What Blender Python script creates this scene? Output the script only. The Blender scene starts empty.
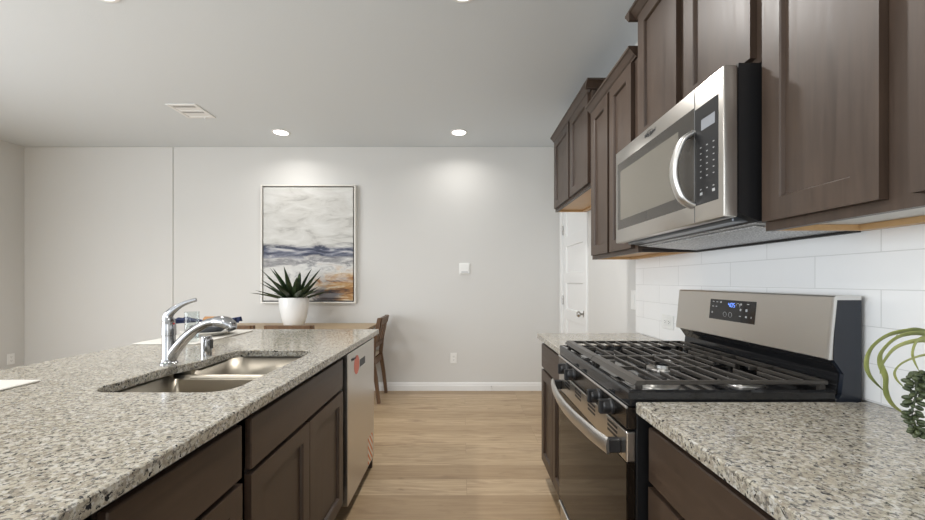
import bpy, bmesh, math, random
from mathutils import Vector, Matrix
from mathutils.geometry import tessellate_polygon
random.seed(11)
PI = math.pi
S = bpy.context.scene
C = bpy.data.collections.new('kitchen'); S.collection.children.link(C)

# ------------------------------------------------------------------ camera
cd = bpy.data.cameras.new('camera'); cam = bpy.data.objects.new('camera', cd); C.objects.link(cam)
cam.location = (0, 0, 1.24); cam.rotation_euler = (PI/2, 0, 0)
cd.sensor_width = 36; cd.lens = 392/925*36; cd.shift_y = 21/925; cd.clip_start = 0.02
S.camera = cam
# ------------------------------------------------------------------ world, exposure
W = bpy.data.worlds.new('sky'); S.world = W; W.use_nodes = True
W.node_tree.nodes['Background'].inputs[0].default_value = (0.80, 0.90, 1.0, 1)
W.node_tree.nodes['Background'].inputs[1].default_value = 1.0
S.view_settings.view_transform = 'Standard'; S.view_settings.look = 'None'
S.view_settings.gamma = 1; S.view_settings.use_curve_mapping = False
S.view_settings.exposure = 0.17
# ------------------------------------------------------------------ added daylight lamps at unseen, assumed windows, tuned as fill
def area(name, loc, rot, sx, sy, power, col):
    l = bpy.data.lights.new(name, 'AREA'); l.shape = 'RECTANGLE'; l.size = sx; l.size_y = sy
    l.energy = power; l.color = col
    o = bpy.data.objects.new(name, l); o.location = loc; o.rotation_euler = rot; C.objects.link(o); return o
DAY = (0.95, 0.98, 1.0)
area('window_daylight_back', (-2.9, -2.93, 1.35), (PI/2, 0, 0), 2.9, 1.9, 14, DAY)
area('window_daylight_side', (-0.1, -2.93, 1.35), (PI/2, 0, 0), 1.7, 1.9, 22, DAY)
area('window_daylight_left', (-4.90, -0.35, 1.375), (PI/2, 0, -PI/2), 4.4, 2.0, 185, (0.90, 0.95, 1.0))
CAN_POWER = 3.2
WARM = (1.0, 0.975, 0.94)

try:
    S.cycles.use_denoising = True
    S.cycles.max_bounces = 10; S.cycles.diffuse_bounces = 6
    S.cycles.caustics_reflective = False; S.cycles.caustics_refractive = False
    S.cycles.sample_clamp_indirect = 6
except Exception:
    pass

# ================================================================== materials
def mat(name, col=(.5, .5, .5), rough=.5, metal=0., **kw):
    m = bpy.data.materials.new(name); m.use_nodes = True
    b = m.node_tree.nodes['Principled BSDF']
    b.inputs['Base Color'].default_value = (*col, 1)
    b.inputs['Roughness'].default_value = rough; b.inputs['Metallic'].default_value = metal
    for k, v in kw.items(): b.inputs[k].default_value = v
    return m
class N:
    """small node-building helper"""
    def __init__(s, m): s.t = m.node_tree; s.b = s.t.nodes['Principled BSDF']
    def new(s, typ, **kw):
        n = s.t.nodes.new(typ)
        for k, v in kw.items():
            if k in n.inputs: n.inputs[k].default_value = v
            else: setattr(n, k, v)
        return n
    def link(s, a, b): s.t.links.new(a, b)
    def coord(s, scale=(1, 1, 1), loc=(0, 0, 0), rot=(0, 0, 0)):
        tc = s.new('ShaderNodeTexCoord'); mp = s.new('ShaderNodeMapping')
        mp.inputs['Scale'].default_value = scale; mp.inputs['Location'].default_value = loc; mp.inputs['Rotation'].default_value = rot
        s.link(tc.outputs['Object'], mp.inputs[0]); return mp.outputs[0]
    def noise(s, vec, scale, detail=3, rough=.5, dist=0.):
        n = s.new('ShaderNodeTexNoise'); n.inputs['Scale'].default_value = scale; n.inputs['Detail'].default_value = detail
        n.inputs['Roughness'].default_value = rough; n.inputs['Distortion'].default_value = dist
        s.link(vec, n.inputs['Vector']); return n.outputs['Fac']
    def ramp(s, fac, stops):
        r = s.new('ShaderNodeValToRGB'); e = r.color_ramp.elements
        while len(e) < len(stops): e.new(.5)
        for el, (p, c) in zip(e, stops):
            el.position = p; el.color = (c, c, c, 1) if not hasattr(c, '__len__') else (*c, 1)
        s.link(fac, r.inputs[0]); return r.outputs[0]
    def mix(s, fac, a, b, mode='MIX'):
        n = s.new('ShaderNodeMix', data_type='RGBA', blend_type=mode)
        for i, v in ((0, fac), (6, a), (7, b)):
            if hasattr(v, 'is_linked'): s.link(v, n.inputs[i])
            elif i == 0: n.inputs[0].default_value = v
            else: n.inputs[i].default_value = (*v, 1)
        return n.outputs[2]
    def math(s, op, a, b=0.):
        n = s.new('ShaderNodeMath', operation=op)
        for i, v in enumerate((a, b)):
            if hasattr(v, 'is_linked'): s.link(v, n.inputs[i])
            else: n.inputs[i].default_value = v
        return n.outputs[0]
    def bump(s, h, strength, dist):
        n = s.new('ShaderNodeBump'); n.inputs['Strength'].default_value = strength; n.inputs['Distance'].default_value = dist
        s.link(h, n.inputs['Height']); s.link(n.outputs[0], s.b.inputs['Normal'])
    def color(s, c): s.link(c, s.b.inputs['Base Color'])
    def rough(s, c): s.link(c, s.b.inputs['Roughness'])

M = {}
def paint(name, col, bump=.12, scale=170, rough=.75):
    m = mat(name, col, rough); n = N(m)
    n.bump(n.noise(n.coord(), scale, 2), bump, .002); return m
M['wall'] = paint('wall_paint', (.63, .622, .60))
M['ceiling'] = paint('ceiling_paint', (.665, .70, .725), .3, 90)
M['trim'] = mat('white_trim', (.80, .80, .79), .4)
M['plastic'] = mat('white_plastic', (.80, .80, .78), .35)
M['plastic_gap'] = mat('plastic_shadow_gap', (.12, .12, .12), .5)

def cabinet_wood(name, c0, c1, axis):
    m = mat(name, c0, .36); n = N(m)
    sc = {'z': (26, 26, 1.6), 'y': (26, 1.6, 26), 'x': (1.6, 26, 26)}[axis]
    g = n.noise(n.coord(sc), 1.6, 5, .6, .6)
    blot = n.noise(n.coord((3, 3, 3)), 1.5, 3, .6)
    f = n.math('ADD', n.math('MULTIPLY', g, .6), n.math('MULTIPLY', blot, .4))
    n.color(n.ramp(f, [(.30, c0), (.70, c1)]))
    n.rough(n.ramp(g, [(.3, .38), (.7, .46)])); n.bump(g, .05, .001)
    m.node_tree.nodes['Principled BSDF'].inputs['Specular IOR Level'].default_value = .55
    return m
ESP0, ESP1 = (.034, .0205, .0135), (.072, .046, .031)
M['wood_v'] = cabinet_wood('espresso_maple_vertical', ESP0, ESP1, 'z')
M['wood_h'] = cabinet_wood('espresso_maple_horizontal', ESP0, ESP1, 'y')
M['frame'] = mat('espresso_face_frame', (.022, .015, .011), .45)  # espresso darkened to paint in the shade around doors and drawers
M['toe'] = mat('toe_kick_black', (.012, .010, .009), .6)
M['birch'] = cabinet_wood('raw_birch_edge', (.50, .31, .14), (.62, .40, .20), 'y')
M['melamine'] = mat('white_cabinet_underside', (.72, .71, .68), .5)

def granite():
    m = mat('speckled_granite', (.6, .58, .54), .13); n = N(m); v = n.coord()
    big = n.noise(v, 30, 4, .65, .4)
    base = n.ramp(big, [(.30, (.29, .26, .20)), (.48, (.395, .365, .295)), (.66, (.47, .45, .395))])
    tan = n.ramp(n.noise(v, 80, 3, .65, .3), [(.47, 0.), (.58, 1.)])
    c = n.mix(n.math('MULTIPLY', tan, .60), base, (.19, .155, .12))
    wht = n.ramp(n.noise(n.coord((1, 1, 1), (1, 4, 9)), 95, 3, .6), [(.54, 0.), (.62, 1.)])
    c = n.mix(n.math('MULTIPLY', wht, .65), c, (.53, .52, .49))
    gry = n.ramp(n.noise(n.coord((1, 1, 1), (3, 7, 2)), 115, 3, .6, .2), [(.54, 0.), (.60, 1.)])
    c = n.mix(n.math('MULTIPLY', gry, .72), c, (.085, .08, .075))
    blk = n.ramp(n.noise(n.coord((1, 1, 1), (9, 1, 5)), 92, 4, .62, .35), [(.585, 0.), (.62, 1.)])
    c = n.mix(blk, c, (.022, .022, .024))
    n.color(c); return m
M['granite'] = granite()

def steel(name, col, r0, r1, sc):
    m = mat(name, col, r0, 1.); n = N(m)
    n.bump(n.noise(n.coord(sc), 1.0, 2, .5), .02, .0005); return m
M['steel_y'] = steel('brushed_stainless_lengthwise', (.60, .575, .54), .28, .30, (600, 4, 600))
M['steel_x'] = steel('brushed_stainless_crosswise', (.56, .54, .51), .27, .30, (.3, 60, 60))
M['sink_steel'] = steel('satin_sink_stainless', (.42, .38, .315), .42, .27, (4, 500, 500))
M['handle_steel'] = mat('satin_handle_steel', (.66, .65, .63), .34, 1.)
M['chrome'] = mat('polished_chrome', (.40, .40, .41), .10, 1.)
M['nickel'] = mat('satin_nickel', (.50, .48, .45), .25, 1.)
M['blacksteel'] = mat('black_stainless', (.13, .115, .10), .25, 1.)
M['blackgloss'] = mat('black_enamel', (.014, .014, .015), .06)
M['blackmatte'] = mat('black_plastic', (.014, .014, .015), .42)
M['blacksatin'] = mat('black_painted_steel', (.010, .010, .011), .35)
M['bluegrey'] = mat('dark_navy_steel_side', (.014, .018, .027), .25)
M['blackglass'] = mat('black_oven_glass', (.010, .007, .005), .06, 0., **{'IOR': 1.34})
M['micro_glass'] = mat('microwave_window_glass', (.075, .068, .06), .10, .3)
M['micro_mesh'] = mat('microwave_window_screen', (.24, .22, .185), .25, .5)
M['bluesteel'] = mat('blue_grey_steel_lip', (.20, .22, .25), .3, .9)
M['cast'] = mat('cast_iron', (.060, .054, .048), .32, .3)
M['castcap'] = mat('burner_cap_black', (.02, .02, .02), .35)
M['alu'] = mat('burner_aluminium', (.62, .61, .59), .28, 1.)
M['filter'] = mat('grey_mesh_filter', (.62, .62, .62), .4, .5)
nf = N(M['filter']); nf.color(nf.ramp(nf.noise(nf.coord((160, 160, 160)), 1.2, 1), [(.42, (.40, .40, .41)), (.58, (.72, .72, .72))]))
M['mark'] = mat('pale_key_marks', (.42, .42, .42), .5)
M['darkmark'] = mat('dark_lettering', (.03, .03, .035), .5)
M['greydisplay'] = mat('grey_display', (.26, .27, .29), .25)
def glow(name, col, s):
    m = mat(name, (0, 0, 0), .5); b = m.node_tree.nodes['Principled BSDF']
    b.inputs['Emission Color'].default_value = (*col, 1); b.inputs['Emission Strength'].default_value = s; return m
M['bluedigit'] = glow('blue_clock_digits', (.16, .32, 1.0), 1.6)
M['lamp'] = glow('lit_led_diffuser', (1.0, .96, .90), 9.)
M['red'] = mat('red_dot', (.6, .03, .03), .4)
M['pink'] = mat('coral_sticker', (.62, .17, .12), .5)

def stripes():
    m = mat('orange_striped_label', (.7, .3, .1), .5); n = N(m)
    w = n.new('ShaderNodeTexWave', wave_type='BANDS', bands_direction='DIAGONAL')
    w.inputs['Scale'].default_value = 13
    n.link(n.coord((0, 1, 1)), w.inputs['Vector'])
    n.color(n.ramp(w.outputs['Fac'], [(.42, (.60, .20, .06)), (.55, (.72, .66, .58))])); return m
M['stripes'] = stripes()

def tile_mat():
    m = mat('white_subway_tile', (.8, .8, .78), .16); n = N(m)
    tc = n.new('ShaderNodeTexCoord'); sp = n.new('ShaderNodeSeparateXYZ'); cb = n.new('ShaderNodeCombineXYZ')
    n.link(tc.outputs['Object'], sp.inputs[0])
    n.link(n.math('SUBTRACT', sp.outputs['Y'], 1.2257), cb.inputs['X']); n.link(n.math('SUBTRACT', sp.outputs['Z'], 1.217 - .0998*11), cb.inputs['Y'])
    br = n.new('ShaderNodeTexBrick'); n.link(cb.outputs[0], br.inputs['Vector'])
    br.offset = .5
    for k, v in (('Scale', 1.), ('Mortar Size', .0013), ('Mortar Smooth', .2), ('Brick Width', .3875), ('Row Height', .0998)): br.inputs[k].default_value = v
    br.inputs['Color1'].default_value = (.86, .86, .855, 1); br.inputs['Color2'].default_value = (.88, .88, .875, 1); br.inputs['Mortar'].default_value = (.68, .68, .67, 1)
    n.color(br.outputs['Color']); n.bump(n.math('SUBTRACT', 1., br.outputs['Fac']), .5, .0015); return m
M['tile'] = tile_mat()

def floor_mat():
    m = mat('oak_plank', (.5, .35, .2), .38); n = N(m)
    tc = n.new('ShaderNodeTexCoord'); mp = n.new('ShaderNodeMapping'); n.link(tc.outputs['Object'], mp.inputs[0])
    mp.inputs['Location'].default_value = (.92, -2.084 + .184*20, 0)
    br = n.new('ShaderNodeTexBrick'); n.link(mp.outputs[0], br.inputs['Vector']); br.offset = .37; br.offset_frequency = 3
    for k, v in (('Scale', 1.), ('Mortar Size', .0010), ('Mortar Smooth', .1), ('Brick Width', 1.5), ('Row Height', .184), ('Bias', 0.)): br.inputs[k].default_value = v
    br.inputs['Color1'].default_value = (.0, .0, .0, 1); br.inputs['Color2'].default_value = (1, 1, 1, 1); br.inputs['Mortar'].default_value = (.5, .5, .5, 1)
    plank = br.outputs['Color']
    # shift the grain from plank to plank
    add = n.new('ShaderNodeVectorMath', operation='MULTIPLY_ADD'); n.link(plank, add.inputs[0]); add.inputs[1].default_value = (37, 11, 5); n.link(tc.outputs['Object'], add.inputs[2])
    mp2 = n.new('ShaderNodeMapping'); mp2.inputs['Scale'].default_value = (1.3, 18, 1); n.link(add.outputs[0], mp2.inputs[0])
    g = n.noise(mp2.outputs[0], 2.2, 5, .62, 1.0)
    mp3 = n.new('ShaderNodeMapping'); mp3.inputs['Scale'].default_value = (1.0, 3.2, 1); n.link(add.outputs[0], mp3.inputs[0])
    k = n.noise(mp3.outputs[0], 2.6, 3, .55, .5)
    base = n.ramp(plank, [(0., (.375, .265, .155)), (.35, (.47, .345, .21)), (.7, (.54, .405, .255)), (1., (.60, .46, .30))])
    c = n.mix(n.ramp(g, [(.32, 0.), (.70, .75)]), base, (.27, .18, .105))
    c = n.mix(n.ramp(k, [(.58, 0.), (.74, .7)]), c, (.24, .155, .09))
    mp4 = n.new('ShaderNodeMapping'); mp4.inputs['Scale'].default_value = (3.2, 9.5, 1); n.link(add.outputs[0], mp4.inputs[0])
    kn = n.noise(mp4.outputs[0], 1.9, 2, .5, .3)
    c = n.mix(n.ramp(kn, [(.70, 0.), (.80, .7)]), c, (.17, .105, .06))
    seam = n.math('MULTIPLY', br.outputs['Fac'], .55)
    c = n.mix(seam, c, (.16, .10, .055))
    n.color(c); n.rough(n.ramp(g, [(.3, .34), (.7, .46)])); n.bump(g, .04, .001); return m
M['floor'] = floor_mat()

def plain_wood(name, c0, c1, axis):
    m = mat(name, c0, .45); n = N(m)
    sc = {'z': (22, 22, 2), 'y': (22, 2, 22), 'x': (2, 22, 22)}[axis]
    n.color(n.ramp(n.noise(n.coord(sc), 1.5, 5, .6, .5), [(.3, c0), (.7, c1)])); return m
M['chair_wood'] = plain_wood('walnut_chair_wood', (.085, .043, .020), (.16, .088, .044), 'z')
M['table_wood'] = plain_wood('pale_oak_table', (.36, .26, .155), (.45, .335, .205), 'x')
M['linen'] = mat('beige_seat_linen', (.56, .49, .38), .9)
M['ring_wood'] = plain_wood('acacia_wood', (.25, .115, .035), (.36, .18, .06), 'x')
M['navy'] = mat('navy_linen', (.032, .048, .125), .85)
M['slate'] = mat('dark_slate_ceramic', (.055, .060, .072), .35)
M['china'] = mat('white_china', (.74, .72, .68), .2)
M['pot'] = mat('white_glazed_pot', (.82, .82, .81), .3)
M['soil'] = mat('dark_potting_soil', (.03, .022, .016), .9)
M['mat'] = mat('cream_woven_mat', (.55, .53, .49), .85)
n_ = N(M['mat']); n_.bump(n_.noise(n_.coord((60, 400, 1)), 1.0, 2), .4, .002)
M['glass'] = mat('clear_glass', (1, 1, 1), .02, 0., **{'Transmission Weight': 1.0, 'IOR': 1.25})
gm = M['glass']; gt = gm.node_tree; go = gt.nodes['Material Output']; tr = gt.nodes.new('ShaderNodeBsdfTransparent'); tr.inputs[0].default_value = (.93, .95, .95, 1)
gl = gt.nodes.new('ShaderNodeBsdfGlossy'); gl.inputs['Roughness'].default_value = .03; lw = gt.nodes.new('ShaderNodeLayerWeight'); lw.inputs[0].default_value = .12; mx = gt.nodes.new('ShaderNodeMixShader')
mp_ = gt.nodes.new('ShaderNodeMath'); mp_.operation = 'MULTIPLY_ADD'; mp_.inputs[1].default_value = .35; mp_.inputs[2].default_value = .03; gt.links.new(lw.outputs[1], mp_.inputs[0]); gt.links.new(mp_.outputs[0], mx.inputs[0]); gt.links.new(tr.outputs[0], mx.inputs[1]); gt.links.new(gl.outputs[0], mx.inputs[2]); gt.links.new(mx.outputs[0], go.inputs[0])
M['rubber'] = mat('white_rubber', (.7, .7, .68), .6)
def leaf_mat(name, c0, c1, scale, rough=.45):
    m = mat(name, c0, rough); n = N(m)
    n.color(n.ramp(n.noise(n.coord(), scale, 3), [(.32, c0), (.68, c1)])); return m
M['agave'] = leaf_mat('dark_green_leaf', (.012, .026, .010), (.036, .062, .024), 16)
M['strap'] = leaf_mat('yellow_green_strap_leaf', (.11, .145, .045), (.36, .38, .12), 12, .4)
M['bead'] = leaf_mat('deep_green_bead_leaf', (.026, .040, .015), (.075, .092, .040), 40, .4)

def art_mat():
    m = mat('abstract_seascape_paint', (.7, .7, .66), .7); n = N(m)
    tc = n.new('ShaderNodeTexCoord'); sp = n.new('ShaderNodeSeparateXYZ'); n.link(tc.outputs['Object'], sp.inputs[0])
    x, z = sp.outputs['X'], sp.outputs['Z']                  # x -0.5..0.5, z 0..1.27
    v = n.coord((1.3, 1, 4.2)); w1 = n.noise(v, 2.4, 6, .62, .8)
    v2 = n.coord((2.2, 1, 3.0), (4, 0, 2)); w2 = n.noise(v2, 3.0, 5, .65, 1.2)
    v3 = n.coord((1, 1, 6), (1, 3, 8)); w3 = n.noise(v3, 3.2, 5, .6, .6)
    cream = n.ramp(w1, [(.30, (.36, .35, .33)), (.44, (.55, .54, .51)), (.66, (.66, .655, .63))])
    # lower half paler grey with darker smudges
    low = n.ramp(w2, [(.26, (.34, .34, .35)), (.44, (.58, .57, .55)), (.70, (.70, .69, .66))])
    zz = n.math('ADD', z, n.math('MULTIPLY', n.math('SUBTRACT', w2, .5), .22))
    c = n.mix(n.ramp(zz, [(.52, 0.), (.62, 1.)]), low, cream)
    # navy horizon band
    zb = n.math('ADD', z, n.math('MULTIPLY', n.math('SUBTRACT', w3, .5), .20))
    band = n.ramp(zb, [(.49, 0.), (.53, 1.), (.615, 1.), (.66, 0.)])
    bcol = n.ramp(w3, [(.30, (.015, .017, .030)), (.47, (.055, .064, .105)), (.58, (.22, .23, .28)), (.70, (.58, .57, .56))])
    c = n.mix(band, c, bcol)
    band2 = n.ramp(n.math('ADD', zb, n.math('MULTIPLY', w1, .30)), [(.55, 0.), (.60, .75), (.66, 0.)])
    c = n.mix(band2, c, (.10, .10, .12))
    # amber patch, lower corner
    dx = n.math('ADD', x, n.math('MULTIPLY', n.math('SUBTRACT', w2, .5), .9)); dz = n.math('ADD', z, n.math('MULTIPLY', n.math('SUBTRACT', w1, .5), .5))
    am = n.math('MULTIPLY', n.ramp(dx, [(.03, 0.), (.24, 1.)]), n.ramp(dz, [(.0, .95), (.26, .95), (.40, 0.)]))
    c = n.mix(am, c, n.ramp(w3, [(.34, (.085, .035, .015)), (.43, (.36, .16, .04)), (.52, (.50, .30, .12)), (.60, (.66, .58, .46)), (.72, (.30, .15, .06))]))
    # dark wash along the foot of the canvas
    bx = n.math('ADD', x, n.math('MULTIPLY', n.math('SUBTRACT', w1, .5), .5)); bz = n.math('ADD', z, n.math('MULTIPLY', n.math('SUBTRACT', w2, .5), .35))
    bl = n.math('MULTIPLY', n.ramp(bx, [(.04, 0.), (.10, 1.), (.30, 1.), (.42, 0.)]), n.ramp(bz, [(.12, 1.), (.20, 0.)]))
    c = n.mix(n.math('MULTIPLY', bl, .9), c, n.ramp(w3, [(.35, (.022, .024, .035)), (.62, (.15, .155, .18))]))
    n.color(c); n.bump(w1, .15, .003); return m
M['art'] = art_mat()
M['frame_pale'] = mat('champagne_frame', (.76, .74, .69), .35)
M['frame_gap'] = mat('frame_recess_dark', (.10, .10, .095), .6)

# ================================================================== mesh building
class MB:
    def __init__(s): s.bm = bmesh.new()
    def _merge(s, b):
        me = bpy.data.meshes.new('t'); b.to_mesh(me); b.free(); s.bm.from_mesh(me); bpy.data.meshes.remove(me)
    def box(s, x0, x1, y0, y1, z0, z1, bev=0., seg=1):
        b = bmesh.new(); bmesh.ops.create_cube(b, size=1)
        for v in b.verts:
            v.co = Vector(((x0+x1)/2 + v.co.x*(x1-x0), (y0+y1)/2 + v.co.y*(y1-y0), (z0+z1)/2 + v.co.z*(z1-z0)))
        if bev: bmesh.ops.bevel(b, geom=b.edges[:], offset=bev, segments=seg, affect='EDGES', profile=.5)
        s._merge(b); return s
    def xbox(s, fn, *a, **k):
        t = MB(); t.box(*a, **k)
        for v in t.bm.verts: v.co = fn(v.co)
        s._merge(t.bm); return s
    def lathe(s, prof, c, axis='z', n=28, sx=1, sy=1):
        c = Vector(c); b = bmesh.new(); rings = []
        def P(r, h, t):
            p = Vector((r*math.cos(t)*sx, r*math.sin(t)*sy, h))
            if axis == 'x': p = Vector((p.z, p.x, p.y))
            if axis == 'y': p = Vector((p.x, p.z, p.y))
            return c + p
        for r, h in prof:
            rings.append([b.verts.new(P(r, h, 0))] if r < 1e-6 else [b.verts.new(P(r, h, 2*PI*i/n)) for i in range(n)])
        for A, B in zip(rings, rings[1:]):
            for i in range(n):
                j = (i+1) % n
                if len(A) == 1 and len(B) == 1: continue
                if len(A) == 1: f = [A[0], B[j], B[i]]
                elif len(B) == 1: f = [A[i], A[j], B[0]]
                else: f = [A[i], A[j], B[j], B[i]]
                b.faces.new(f)
        for R in (rings[0], rings[-1]):
            if len(R) > 1:
                try: b.faces.new(R)
                except ValueError: pass
        bmesh.ops.recalc_face_normals(b, faces=b.faces[:]); s._merge(b); return s
    def tube(s, pts, rad, n=14, flat=1., up=(0, 0, 1), smooth=4):
        pts = [Vector(p) for p in pts]; m = len(pts)
        rads = rad if hasattr(rad, '__len__') else [rad]*m
        if smooth and m > 2:
            P, R = [], []
            for i in range(m-1):
                p0, p1, p2, p3 = pts[max(i-1, 0)], pts[i], pts[i+1], pts[min(i+2, m-1)]
                for k in range(smooth):
                    t = k/smooth
                    P.append(.5*((2*p1) + (p2-p0)*t + (2*p0-5*p1+4*p2-p3)*t*t + (3*p1-p0-3*p2+p3)*t**3)); R.append(rads[i]*(1-t)+rads[i+1]*t)
            P.append(pts[-1]); R.append(rads[-1]); pts, rads = P, R; m = len(pts)
        b = bmesh.new(); rings = []; up = Vector(up)
        for i, p in enumerate(pts):
            d = (pts[min(i+1, m-1)]-pts[max(i-1, 0)]).normalized()
            a = d.cross(up)
            if a.length < 1e-3: a = d.cross(Vector((1, 0, .01)))
            a.normalize(); c = a.cross(d).normalized()
            rings.append([b.verts.new(p + (a*math.cos(2*PI*k/n) + c*math.sin(2*PI*k/n)*flat)*rads[i]) for k in range(n)])
        for A, B in zip(rings, rings[1:]):
            for k in range(n): b.faces.new([A[k], A[(k+1) % n], B[(k+1) % n], B[k]])
        b.faces.new(rings[0][::-1]); b.faces.new(rings[-1])
        bmesh.ops.recalc_face_normals(b, faces=b.faces[:]); s._merge(b); return s
    def prism(s, poly, axis, a0, a1):
        """poly: list of 2-D points; axis 'x' -> (y,z), 'y' -> (x,z), 'z' -> (x,y)"""
        b = bmesh.new()
        def P(p, a): return {'x': Vector((a, p[0], p[1])), 'y': Vector((p[0], a, p[1])), 'z': Vector((p[0], p[1], a))}[axis]
        A = [b.verts.new(P(p, a0)) for p in poly]; B = [b.verts.new(P(p, a1)) for p in poly]; n = len(poly)
        for i in range(n): b.faces.new([A[i], A[(i+1) % n], B[(i+1) % n], B[i]])
        b.faces.new(A[::-1]); b.faces.new(B)
        bmesh.ops.recalc_face_normals(b, faces=b.faces[:]); s._merge(b); return s
    def panel_door(s, face, back, y0, y1, z0, z1, stile=.057, depth=.012, rects=None):
        """door leaf in a plane of constant x with recessed panels; face = x of the show side"""
        b = bmesh.new(); sg = 1 if face > back else -1
        rects = rects or [(y0+stile, y1-stile, z0+stile, z1-stile)]
        ys = sorted({y0, y1} | {r[0] for r in rects} | {r[1] for r in rects}); zs = sorted({z0, z1} | {r[2] for r in rects} | {r[3] for r in rects})
        V = {(i, j): b.verts.new((face, y, z)) for i, y in enumerate(ys) for j, z in enumerate(zs)}
        ins = []
        for i in range(len(ys)-1):
            for j in range(len(zs)-1):
                f = b.faces.new([V[i, j], V[i+1, j], V[i+1, j+1], V[i, j+1]])
                cy, cz = (ys[i]+ys[i+1])/2, (zs[j]+zs[j+1])/2
                if any(r[0] < cy < r[1] and r[2] < cz < r[3] for r in rects): ins.append(f)
        bmesh.ops.recalc_face_normals(b, faces=b.faces[:])
        if b.faces[0].normal.x*sg < 0: bmesh.ops.reverse_faces(b, faces=b.faces[:])
        for f in ins:
            bmesh.ops.inset_individual(b, faces=[f], thickness=.0035, depth=-.0035)
            bmesh.ops.inset_individual(b, faces=[f], thickness=.004, depth=-(depth-.0035))
        edge = [e for e in b.edges if e.is_boundary]
        r = bmesh.ops.extrude_edge_only(b, edges=edge)
        nv = [g for g in r['geom'] if isinstance(g, bmesh.types.BMVert)]
        for v in nv: v.co.x = back
        ne = [g for g in r['geom'] if isinstance(g, bmesh.types.BMEdge) and g.is_boundary]
        bmesh.ops.holes_fill(b, edges=ne)
        bmesh.ops.recalc_face_normals(b, faces=b.faces[:]); s._merge(b); return s
    def build(s, name, m, parent=None, at=None, smooth=None):
        off = world_loc(parent) if parent is not None else (Vector(at) if at is not None else Vector((0, 0, 0)))
        for v in s.bm.verts: v.co -= off
        me = bpy.data.meshes.new(name); s.bm.to_mesh(me); s.bm.free()
        if smooth is not None:
            for p in me.polygons: p.use_smooth = True
            try: me.set_sharp_from_angle(angle=math.radians(smooth))
            except Exception: pass
        me.materials.append(m)
        o = bpy.data.objects.new(name, me); C.objects.link(o)
        if parent is not None: o.parent = parent
        elif at is not None: o.location = at
        return o
def world_loc(o):
    p = Vector((0, 0, 0))
    while o is not None: p += o.location; o = o.parent
    return p
def tag(o, label, cat, group=None, kind=None):
    if label: o['label'] = label
    if cat: o['category'] = cat
    if group: o['group'] = group
    if kind: o['kind'] = kind
    return o
def thing(name, loc, label, cat, group=None, rz=0.):
    o = bpy.data.objects.new(name, None); o.empty_display_size = .1; o.location = loc; o.rotation_euler = (0, 0, rz); C.objects.link(o)
    return tag(o, label, cat, group)
def structure(o): o['kind'] = 'structure'; return o
def copy_tree(o, parent=None):
    c = o.copy(); C.objects.link(c)
    if parent is not None: c.parent = parent
    for ch in list(o.children): copy_tree(ch, c)
    return c
def fillet(poly, rad, n=6):
    out = []; m = len(poly)
    rads = rad if hasattr(rad, '__len__') else [rad]*m
    for i in range(m):
        p = Vector(poly[i]); a = Vector(poly[i-1]); c = Vector(poly[(i+1) % m]); r = rads[i]
        u, w = (a-p).normalized(), (c-p).normalized(); th = u.angle(w)
        t = r/math.tan(th/2); bis = (u+w).normalized(); ctr = p + bis*(r/math.sin(th/2))
        s0, s1 = p+u*t-ctr, p+w*t-ctr
        a0 = math.atan2(s0.y, s0.x); da = math.atan2(s1.y, s1.x)-a0
        da = (da+PI) % (2*PI)-PI
        for k in range(n+1): out.append(ctr + Vector((math.cos(a0+da*k/n), math.sin(a0+da*k/n)))*r)
    return out
def offset_poly(poly, d):
    """positive d shrinks a counter-clockwise polygon"""
    out = []; m = len(poly)
    for i in range(m):
        a, p, c = poly[i-1], poly[i], poly[(i+1) % m]
        e0, e1 = (p-a), (c-p)
        if e0.length < 1e-9: e0 = e1
        if e1.length < 1e-9: e1 = e0
        n0 = Vector((-e0.y, e0.x)).normalized(); n1 = Vector((-e1.y, e1.x)).normalized(); b = (n0+n1)
        b = b.normalized() if b.length > 1e-6 else n0
        out.append(p + b*(d/max(.35, b.dot(n0))))
    return out
def slab(outer, holes, z0, z1, e=.003):
    """worktop slab with eased edges and holes"""
    mb = MB(); b = mb.bm; outer = [Vector(p) for p in outer]
    loops_top, loops_bot = [], []
    def rings(poly, sgn):
        top = [b.verts.new((p.x, p.y, z1)) for p in offset_poly(poly, e*sgn)]
        mid = [b.verts.new((p.x, p.y, z1-e)) for p in poly]
        bot = [b.verts.new((p.x, p.y, z0)) for p in poly]
        n = len(poly)
        for A, B in ((top, mid), (mid, bot)):
            for i in range(n): b.faces.new([A[i], A[(i+1) % n], B[(i+1) % n], B[i]])
        loops_top.append(top); loops_bot.append(bot)
    rings(outer, 1)
    for h in holes: rings([Vector(p) for p in h], -1)
    for loops in (loops_top, loops_bot):
        flat = [v for L in loops for v in L]
        for t in tessellate_polygon([[v.co.copy() for v in L] for L in loops]):
            try: b.faces.new([flat[i] for i in t])
            except ValueError: pass
    bmesh.ops.recalc_face_normals(b, faces=b.faces[:]); return mb
def text(name, body, size, loc, rot, m, parent, extrude=.0004):
    cu = bpy.data.curves.new(name, 'FONT'); cu.body = body; cu.size = size; cu.extrude = extrude; cu.align_x = 'CENTER'; cu.align_y = 'CENTER'; cu.resolution_u = 3
    o = bpy.data.objects.new(name, cu); o.location = Vector(loc)-world_loc(parent); o.rotation_euler = rot; C.objects.link(o)
    me = bpy.data.meshes.new_from_object(o.evaluated_get(bpy.context.evaluated_depsgraph_get())); rl = o.rotation_euler.copy(); ll = o.location.copy()
    bpy.data.objects.remove(o); me.materials.clear(); me.materials.append(m)
    o = bpy.data.objects.new(name, me); o.location = ll; o.rotation_euler = rl; C.objects.link(o); o.parent = parent; return o

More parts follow.
